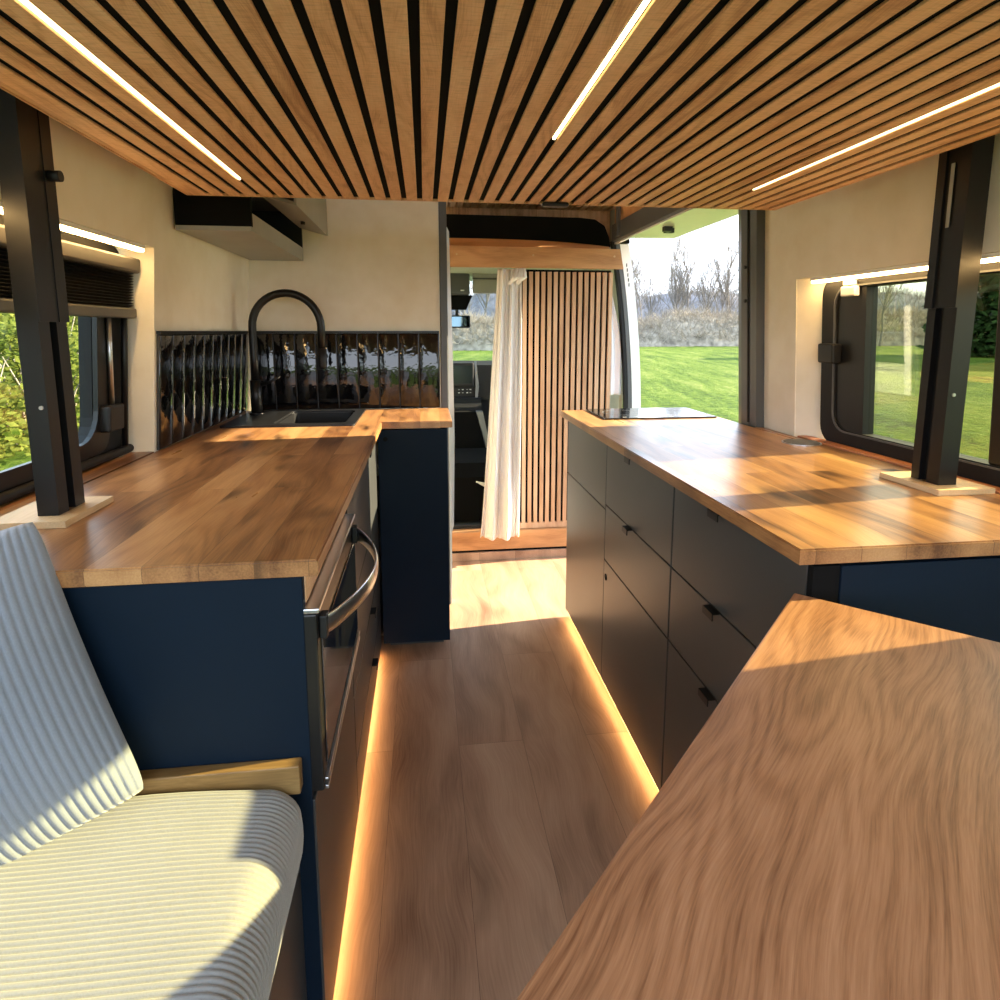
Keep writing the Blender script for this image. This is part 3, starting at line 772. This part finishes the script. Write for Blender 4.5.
obj('gap_shade_strip', B(.09, 1.045, 3.066, 3.082, .0, .051), m_felt, st)  # solid black strip stands in for the shade in the gap
obj('tread', B(.09, 1.045, 3.0825, 3.125, .0, .1515), m_beam, st)
obj('cab_edge', B(.09, .40, 3.1255, 3.16, .0, .17), m_dash, st)

# ---- cab
ds = thing('dashboard', 'black dashboard with screen and controls seen past the white curtain', 'dashboard', (.25, 4.35, .1))
obj('lower_dash', B(-.70, 1.12, 4.44, 4.50, .10, .699), m_dash, ds)
obj('dash_top', prism(BM(), [(4.40, .70), (4.40, .955), (4.46, .985), (4.95, .93), (4.95, .70)], [], 'x', -.70, 1.12), m_dash, ds)
obj('console', prism(BM(), [(4.28, .10), (4.30, .66), (4.36, .72), (4.398, .72), (4.398, .10)], [], 'x', .10, .40), m_dash, ds)
plabel(obj('screen_bezel', B(.165, .352, 4.372, 4.3995, .80, .975, bev=.008), m_dash, ds), 'gloss black screen surround')
obj('screen', B(.180, .338, 4.3695, 4.3715, .825, .955), m_screen, ds)
for i, cx in enumerate((.245, .272, .305, .328)):
    for cz in (.755, .778): obj('control_button', B(cx - .006, cx + .006, 4.3925, 4.3995, cz - .003, cz + .003), m_white if (i + int(cz * 1000)) % 2 else m_greyl, ds)
obj('dial_mark', B(.197, .204, 4.392, 4.3995, .745, .79), m_white, ds)
obj('hazard_button', B(.228, .272, 4.350, 4.3595, .685, .707, bev=.003), m_red, ds)
for xa, xb in ((.178, .186), (.204, .214), (.29, .297), (.312, .33)): obj('switch', B(xa, xb, 4.353, 4.3595, .693, .700), m_white, ds)
plabel(obj('vent_trim', prism(BM(), [(.362, .69), (.378, .69), (.39, .80), (.372, .98), (.358, .98), (.366, .80)], [], 'y', 4.385, 4.3995), m_steel, ds), 'pale curved trim beside the screen')
plabel(obj('console_side', prism(BM(), [(.355, .64), (.40, .64), (.46, .34), (.435, .34)], [], 'y', 4.20, 4.27), m_greyl, ds), 'pale grey console flank')
obj('gear_panel', prism(BM(), [(.16, .64), (.35, .64), (.44, .28), (.16, .28)], [], 'y', 4.2005, 4.26), m_felt, ds)
se = thing('passenger_bench', 'black passenger seat corner past the curtain hem', 'seat', (.25, 3.6, .1))
obj('seat_base', prism(BM(), [(3.42, .10), (3.42, .36), (3.50, .43), (3.95, .43), (3.98, .10)], [], 'x', .13, .60), m_felt, se)
bm = BM(); tube(bm, [(.30, 3.412, .33), (.40, 3.408, .27), (.47, 3.412, .245)], .006, 8); tube(bm, [(.285, 3.412, .335), (.38, 3.406, .315), (.47, 3.412, .30)], .005, 8)
plabel(obj('belt_stalk', bm, m_white, se), 'pale cord across the seat front')
mr = thing('rear_view_mirror', 'rear-view mirror hanging in the windscreen', 'mirror', (.235, 4.45, 1.27))
obj('housing', B(.150, .335, 4.44, 4.47, 1.222, 1.312, bev=.012), m_dash, mr); obj('glass', B(.160, .325, 4.437, 4.4395, 1.232, 1.302), m_mirror, mr)
obj('stem', cyl(BM(), (.24, 4.468, 1.31), (.24, 4.52, 1.42), .012, 10), m_dash, mr)
oh = thing('overhead_console', 'black overhead console and camera box at the windscreen top', 'console', (.23, 4.4, 1.6))
obj('map_light', B(.13, .325, 4.34, 4.44, 1.45, 1.5995, bev=.01), m_grey, oh)
obj('camera_box', prism(BM(), [(.14, 1.35), (.30, 1.35), (.345, 1.4498), (.14, 1.4498)], [], 'y', 4.36, 4.43), m_felt, oh)
bm = BM(); box(bm, .26, .285, 4.336, 4.3395, 1.478, 1.486); obj('light_button', bm, m_white, oh)
vs = thing('sun_visor', 'grey sun visor under the cab headliner', 'visor', (.42, 4.36, 1.55))
obj('flap', B(.345, .80, 4.34, 4.362, 1.462, 1.560, bev=.01), m_greyl, vs); obj('hinge_rod', cyl(BM(), (.345, 4.351, 1.566), (.80, 4.351, 1.566), .006, 8), m_grey, vs)
bm = BM(); box(bm, .345, .80, 4.345, 4.357, 1.572, 1.5995); obj('hinge_mount', bm, m_greyl, vs)
ws = thing('window_3', 'windscreen of the van', 'window', (.2, 4.75, .95)); ws['kind'] = 'structure'
bm = BM(); grid(bm, lambda u, v: (-.74 + 1.88 * u, 5.02 - .42 * v - .25 * (2 * u - 1) ** 2 * .4, .93 + .66 * v), 12, 6)
o_ = obj('pane', bm, m_windscreen, ws); sm = o_.modifiers.new('thick', 'SOLIDIFY'); sm.thickness = .005

# ---- sliding door opening
pi_ = thing('door_pillar', 'dark grey pillar between the open door and the cream wall', 'pillar', (1.1, 1.99, 0))
obj('pillar_face', lean_right(prism(BM(), [(1.1315, 1.8915), (1.103, 1.893), (1.101, 1.985), (1.115, 2.03), (1.20, 2.03), (1.20, 1.8915)], [], 'z', 0, 1.895)), m_grey, pi_)
bm = BM(); box(bm, 1.0985, 1.1015, 1.935, 1.944, .89, 1.86); obj('seal_lip', lean_right(bm), m_rubber, pi_)
for z in (1.30, 1.41): obj('stud', lean_right(cyl(BM(), (1.1015, 1.955, z), (1.096, 1.955, z), .006, 10)), m_blackp, pi_)
def pillar_curve(u, v):
    return None
fp = thing('door_surround', 'curved front door frame with black seal and white painted edge', 'frame', (1.12, 3.1, 0))
def curve_x(z): return 1.120 - .088 * max(0, (z - .6)) ** 2
bm = BM()
zs = [i * 1.66 / 24 for i in range(25)]
def sweep(bm, y0, y1, dx0, dx1):
    rows = []
    for z in zs:
        x = curve_x(z); rows.append([bm.verts.new((x + dx0, y0, z)), bm.verts.new((x + dx1, y0, z)), bm.verts.new((x + dx1, y1, z)), bm.verts.new((x + dx0, y1, z))])
    for a, b in zip(rows, rows[1:]):
        for k in range(4): f = bm.faces.new((a[k], a[(k + 1) % 4], b[(k + 1) % 4], b[k])); f.smooth = False
    bm.faces.new(rows[0]); bm.faces.new(rows[-1][::-1]); bmesh.ops.recalc_face_normals(bm, faces=bm.faces)
    return bm
plabel(obj('rubber_seal', sweep(BM(), 3.128, 3.168, -.050, -.034), m_rubber, fp), 'black rubber seal')
plabel(obj('grey_jamb', sweep(BM(), 3.126, 3.168, -.0335, -.013), m_grey, fp), 'dark grey inner jamb')
plabel(obj('painted_edge', sweep(BM(), 3.125, 3.195, -.0125, .036), m_paint, fp), 'white painted outer edge')
for i in range(5):
    z = 1.43 + i * .025; x = curve_x(z); plabel(obj('caution_mark', B(x + .004, x + .009, 3.1235, 3.1245, z, z + .017), m_blackp, fp), 'small dark mark on the white edge')
obj('header_box', B(1.0, 1.04, 3.06, 3.1, 1.64, 1.80), m_felt, fp)
hd = thing('door_header', 'dark grey header rail above the open sliding door', 'rail', (1.02, 2.6, 1.66))
obj('rail_face', prism(BM(), [(.972, 1.658), (.985, 1.650), (.998, 1.650), (.998, 1.74), (.972, 1.74)], [], 'y', 2.035, 3.14), m_grey, hd)
obj('rail_lip', B(.982, .997, 2.035, 3.14, 1.642, 1.6495), m_paint, hd)
plabel(obj('track_cover', B(.9985, 1.225, 2.035, 2.95, 1.648, 1.662, bev=.003), m_paint, hd), 'glossy white track cover reflecting the field')
bm = BM(); prism(bm, [(1.04, 2.60), (1.075, 2.60), (1.075, 2.64), (1.10, 2.64), (1.10, 2.665), (1.06, 2.665), (1.06, 2.63), (1.04, 2.63)], [], 'z', 1.628, 1.6475); obj('roller_catch', bm, m_blackp, hd)
obj('upright', B(.955, .971, 3.0, 3.03, 1.665, 1.86), m_grey, hd)
plabel(obj('inner_board', prism(BM(), [(.985, 1.741), (.996, 1.741), (.996, 1.865), (.985, 1.865)], [], 'y', 2.035, 3.14), m_beam, hd), 'orange wood board above the rail')
struct('roof_edge', B(1.05, 1.26, 2.035, 2.95, 1.68, 1.895), m_paint, 'white roof edge above the sliding door', 'roof')

# ================================================================== OUTSIDE
bm = BM(); grid(bm, lambda u, v: (-120 + 300 * u, -60 + 230 * v, GZ), 8, 8, smooth=False)
g = obj('ground_field', bm, m_grass); tag(g, 'bright green grass field outside the open sliding door', 'field', kind='structure')

def bare_tree(h, seed, spread=.5, thick=1.0):
    rnd = random.Random(seed); bt = BM(); bb = BM()
    def grow(p, d, ln, r, lev, bm):
        pts = [p.copy()]; rs = [r]; q = p.copy(); dd = d.copy()
        n = 4 if lev else 6
        for i in range(n):
            dd = (dd + Vector((rnd.uniform(-.2, .2), rnd.uniform(-.2, .2), .10))).normalized()
            q = q + dd * ln / n; pts.append(q.copy()); rs.append(r * (1 - .75 * (i + 1) / n))
        tube(bm, pts, rs, 4 if lev else 6, cap=False)
        if lev < 3:
            k = (13, 7, 5)[lev]
            for i in range(k):
                f = rnd.uniform(.30 if lev == 0 else .2, 1); idx = min(n - 1, int(f * n)); b = pts[idx].lerp(pts[idx + 1], f * n - idx)
                a = rnd.uniform(0, 2 * pi); side = Vector((cos(a), sin(a), rnd.uniform(.5, 1.5) / (spread * 2))).normalized()
                grow(b, (side * .75 + dd * .5).normalized(), ln * rnd.uniform(.35, .52), max(r * .42, .012), lev + 1, bb)
    grow(Vector((0, 0, 0)), Vector((0, 0, 1)), h, h * .012 * thick, 0, bt)
    return bt, bb
def tree_proto(name, label, h, seed, mat, group, thick=1.0):
    t = thing(name, label, 'tree', (0, 0, GZ), group=group)
    bt, bb = bare_tree(h, seed, thick=thick)
    obj('trunk', bt, mat, t, local=True); obj('branches', bb, mat, t, local=True)
    return t
def dup(root, loc, rotz, scale, label):
    r = root.copy(); C.objects.link(r); r.location = loc; r.rotation_euler = (0, 0, rotz); r.scale = (scale,) * 3; r['label'] = label
    for ch in list(root.children):
        c = ch.copy(); C.objects.link(c); c.parent = r
    return r
LT = 'bare grey winter tree in the row beyond the green field'
protos = [tree_proto('bare_tree', LT, 10.5, 11 + i, m_bark, 'bare trees beyond the field', 1.1) for i in range(4)]
spots = []
rnd = random.Random(5)
for i in range(16): spots.append((28 + i * 1.05 + rnd.uniform(-.3, .3), 82 + rnd.uniform(-4, 6)))
for i in range(7): spots.append((46 + i * 4.5, 72 - i * 2.0))
for i in range(5): spots.append((3.0 + i * 2.0, 70 + rnd.uniform(-3, 3)))
for i, (x, y) in enumerate(spots):
    s = rnd.uniform(.8, 1.12)
    if i < 4:
        o = protos[i]; o.location = (x, y, GZ); o.rotation_euler = (0, 0, rnd.uniform(0, 6)); o.scale = (s,) * 3
    else: dup(protos[i % 4], (x, y, GZ), rnd.uniform(0, 6), s, LT)
# far wooded rise, scrub mound
def ridge(name, label, x0, x1, y, depth, h, seed, mat, ntw, tw_mat, twl):
    rnd = random.Random(seed)
    hs = [rnd.uniform(.78, 1.0) for _ in range(40)]
    def hh(u, v):
        a = u * 24; i = int(a); f = a - i; q = hs[i] * (1 - f) + hs[i + 1] * f
        return h * q * sin(pi * min(1, v)) ** .7 * min(1, 6 * min(u, 1 - u) + .25)
    bm = BM()
    grid(bm, lambda u, v: (x0 + (x1 - x0) * u, y + depth * v, GZ - .05 + hh(u, v) + rnd.uniform(-.12, .12)), 72, 14)
    t = thing(name, label, 'scrub', ((x0 + x1) / 2, y, GZ)); t['kind'] = 'stuff'
    a = obj('mound', bm, mat, t); a['kind'] = 'stuff'
    bm = BM()
    for _ in range(ntw):
        u, v = rnd.random(), rnd.uniform(.02, .75)
        p = Vector((x0 + (x1 - x0) * u, y + depth * v, GZ + hh(u, v) - .05)); d = Vector((rnd.uniform(-1, 1), rnd.uniform(-.8, .3), rnd.uniform(.2, 1.2))).normalized() * twl * rnd.uniform(.5, 1.3)
        w = Vector((.03, 0, .01)); q = p + d * .55 + Vector((rnd.uniform(-.15, .15), 0, rnd.uniform(-.1, .1)))
        tube(bm, [p, q, p + d], [.03, .022, .008], 3, cap=False)
    b = obj('twigs', bm, tw_mat, t); b['kind'] = 'stuff'
    return t
ridge('outside_scrub', 'pale dry brushwood mound at the far edge of the field', 20, 110, 70, 9, 4.2, 3, m_scrub, 9000, m_straw, 1.5)
ridge('outside_scrub', 'pale dry scrub seen through the windscreen', 0, 16, 58, 6, 3.0, 4, m_scrub, 1600, m_straw, 1.2)
ridge('outside_woodland', 'hazy grey woodland strip behind the bare trees', -10, 170, 108, 14, 10.5, 9, m_wood, 8000, m_bark, 2.6)

def leafbush(name, label, cat, loc, rx, ry, h, n, ls, leaf, bark, seed, group):
    rnd = random.Random(seed); t = thing(name, label, cat, loc, group=group)
    bm = BM()
    for _ in range(n):
        a = rnd.uniform(0, 2 * pi); zz = rnd.uniform(.02, 1); r = math.sqrt(rnd.random()) * (1 - .55 * zz ** 3) * rnd.uniform(.8, 1.1)
        p = Vector((rx * r * cos(a), ry * r * sin(a), h * zz))
        u = Vector((rnd.uniform(-1, 1), rnd.uniform(-1, 1), rnd.uniform(-.6, .8))).normalized(); w = u.orthogonal().normalized()
        s = ls * rnd.uniform(.6, 1.3)
        vs_ = [bm.verts.new(p), bm.verts.new(p + u * s * .5 + w * s * .28), bm.verts.new(p + u * s), bm.verts.new(p + u * s * .5 - w * s * .28)]
        bm.faces.new(vs_)
    f = obj('foliage', bm, leaf, t, local=True); f['kind'] = 'stuff'
    bm = BM()
    for i in range(26):
        a = rnd.uniform(0, 2 * pi); r = rnd.random() ** .5
        p = Vector((rx * .3 * cos(a), ry * .3 * sin(a), 0)); q = Vector((rx * r * cos(a), ry * r * sin(a), h * rnd.uniform(.6, 1.12)))
        tube(bm, [p, p.lerp(q, .5) + Vector((rnd.uniform(-.15, .15), rnd.uniform(-.15, .15), .1)), q], [.022, .016, .006], 4, cap=False)
    obj('branches', bm, bark, t, local=True)
    return t
for i in range(7):
    leafbush('hedge_shrub', 'yellow-green sunlit hedge shrub outside the oven side window', 'shrub', (-9.6 - .4 * (i % 2), 6.6 + 2.0 * i, GZ), 1.5, 1.5, 2.35 + .35 * ((i * 3) % 4) / 3, 5200, .17, m_leaf, m_straw, 40 + i, 'hedge shrubs outside the oven side window')
for i in range(7):
    leafbush('low_shrub', 'low sunlit shrub in front of the hedge outside the oven side window', 'shrub', (-6.5 - .35 * (i % 2), 4.6 + 1.6 * i, GZ), 1.15, 1.1, 1.45 + .25 * ((i * 2) % 3), 3600, .13, m_leaf, m_straw, 90 + i, 'low shrubs outside the oven side window')
for i in range(6):
    leafbush('evergreen_tree', 'tall dark evergreen standing beyond the tinted window', 'shrub', (58 * sin(radians(45.5 + 6.5 * i)), 58 * cos(radians(45.5 + 6.5 * i)), GZ), 3.6, 3.6, 9.0 + 1.2 * (i % 3), 9000, .62, m_leafd, m_darkbark, 70 + i, 'dark evergreens beyond the tinted window')

# ================================================================== LIGHT AND CAMERA
EL = radians(22.6)
sun = bpy.data.lights.new('sun', 'SUN'); sun.energy = 7.8; sun.angle = radians(.6); sun.color = (1, .85, .57)
so_ = bpy.data.objects.new('sun', sun); C.objects.link(so_)
dv = Vector((-cos(EL), -.108, -sin(EL)))
so_.rotation_euler = dv.to_track_quat('-Z', 'Y').to_euler()
w = bpy.data.worlds.new('sky'); S.world = w; w.use_nodes = True
nt = w.node_tree; nt.nodes.clear()
tcw = N(nt, 'ShaderNodeTexCoord'); sp = N(nt, 'ShaderNodeSeparateXYZ'); L(nt, tcw.outputs['Generated'], sp.inputs[0])
cw = ramp(nt, sp.outputs[2], [(.0, (.84, .90, 1.0)), (.25, (.74, .86, 1.0)), (1.0, (.48, .70, 1.0))])
bg = N(nt, 'ShaderNodeBackground', i_Strength=1.3); L(nt, cw, bg.inputs[0])
wo = N(nt, 'ShaderNodeOutputWorld'); L(nt, bg.outputs[0], wo.inputs[0])

cam = bpy.data.cameras.new('camera'); co = bpy.data.objects.new('camera', cam); C.objects.link(co)
cam.sensor_width = 36; cam.sensor_fit = 'HORIZONTAL'; cam.lens = 606 / 1000 * 36
cam.shift_x = 0; cam.shift_y = -(500 - 420) / 1000
cam.clip_start = .02; cam.clip_end = 600
co.location = (0, 0, 1.2)
pitch, yaw = radians(8.355), radians(7.073)
co.rotation_euler = (pi / 2 - pitch, 0, -yaw)
S.camera = co
vs_ = S.view_settings
vs_.view_transform = 'Standard'; vs_.look = 'None'; vs_.gamma = 1; vs_.use_curve_mapping = False; vs_.exposure = 2.0
S.cycles.max_bounces = 10; S.cycles.diffuse_bounces = 6; S.cycles.glossy_bounces = 4; S.cycles.transparent_max_bounces = 12
S.cycles.sample_clamp_indirect = 6
S.cycles.use_denoising = True
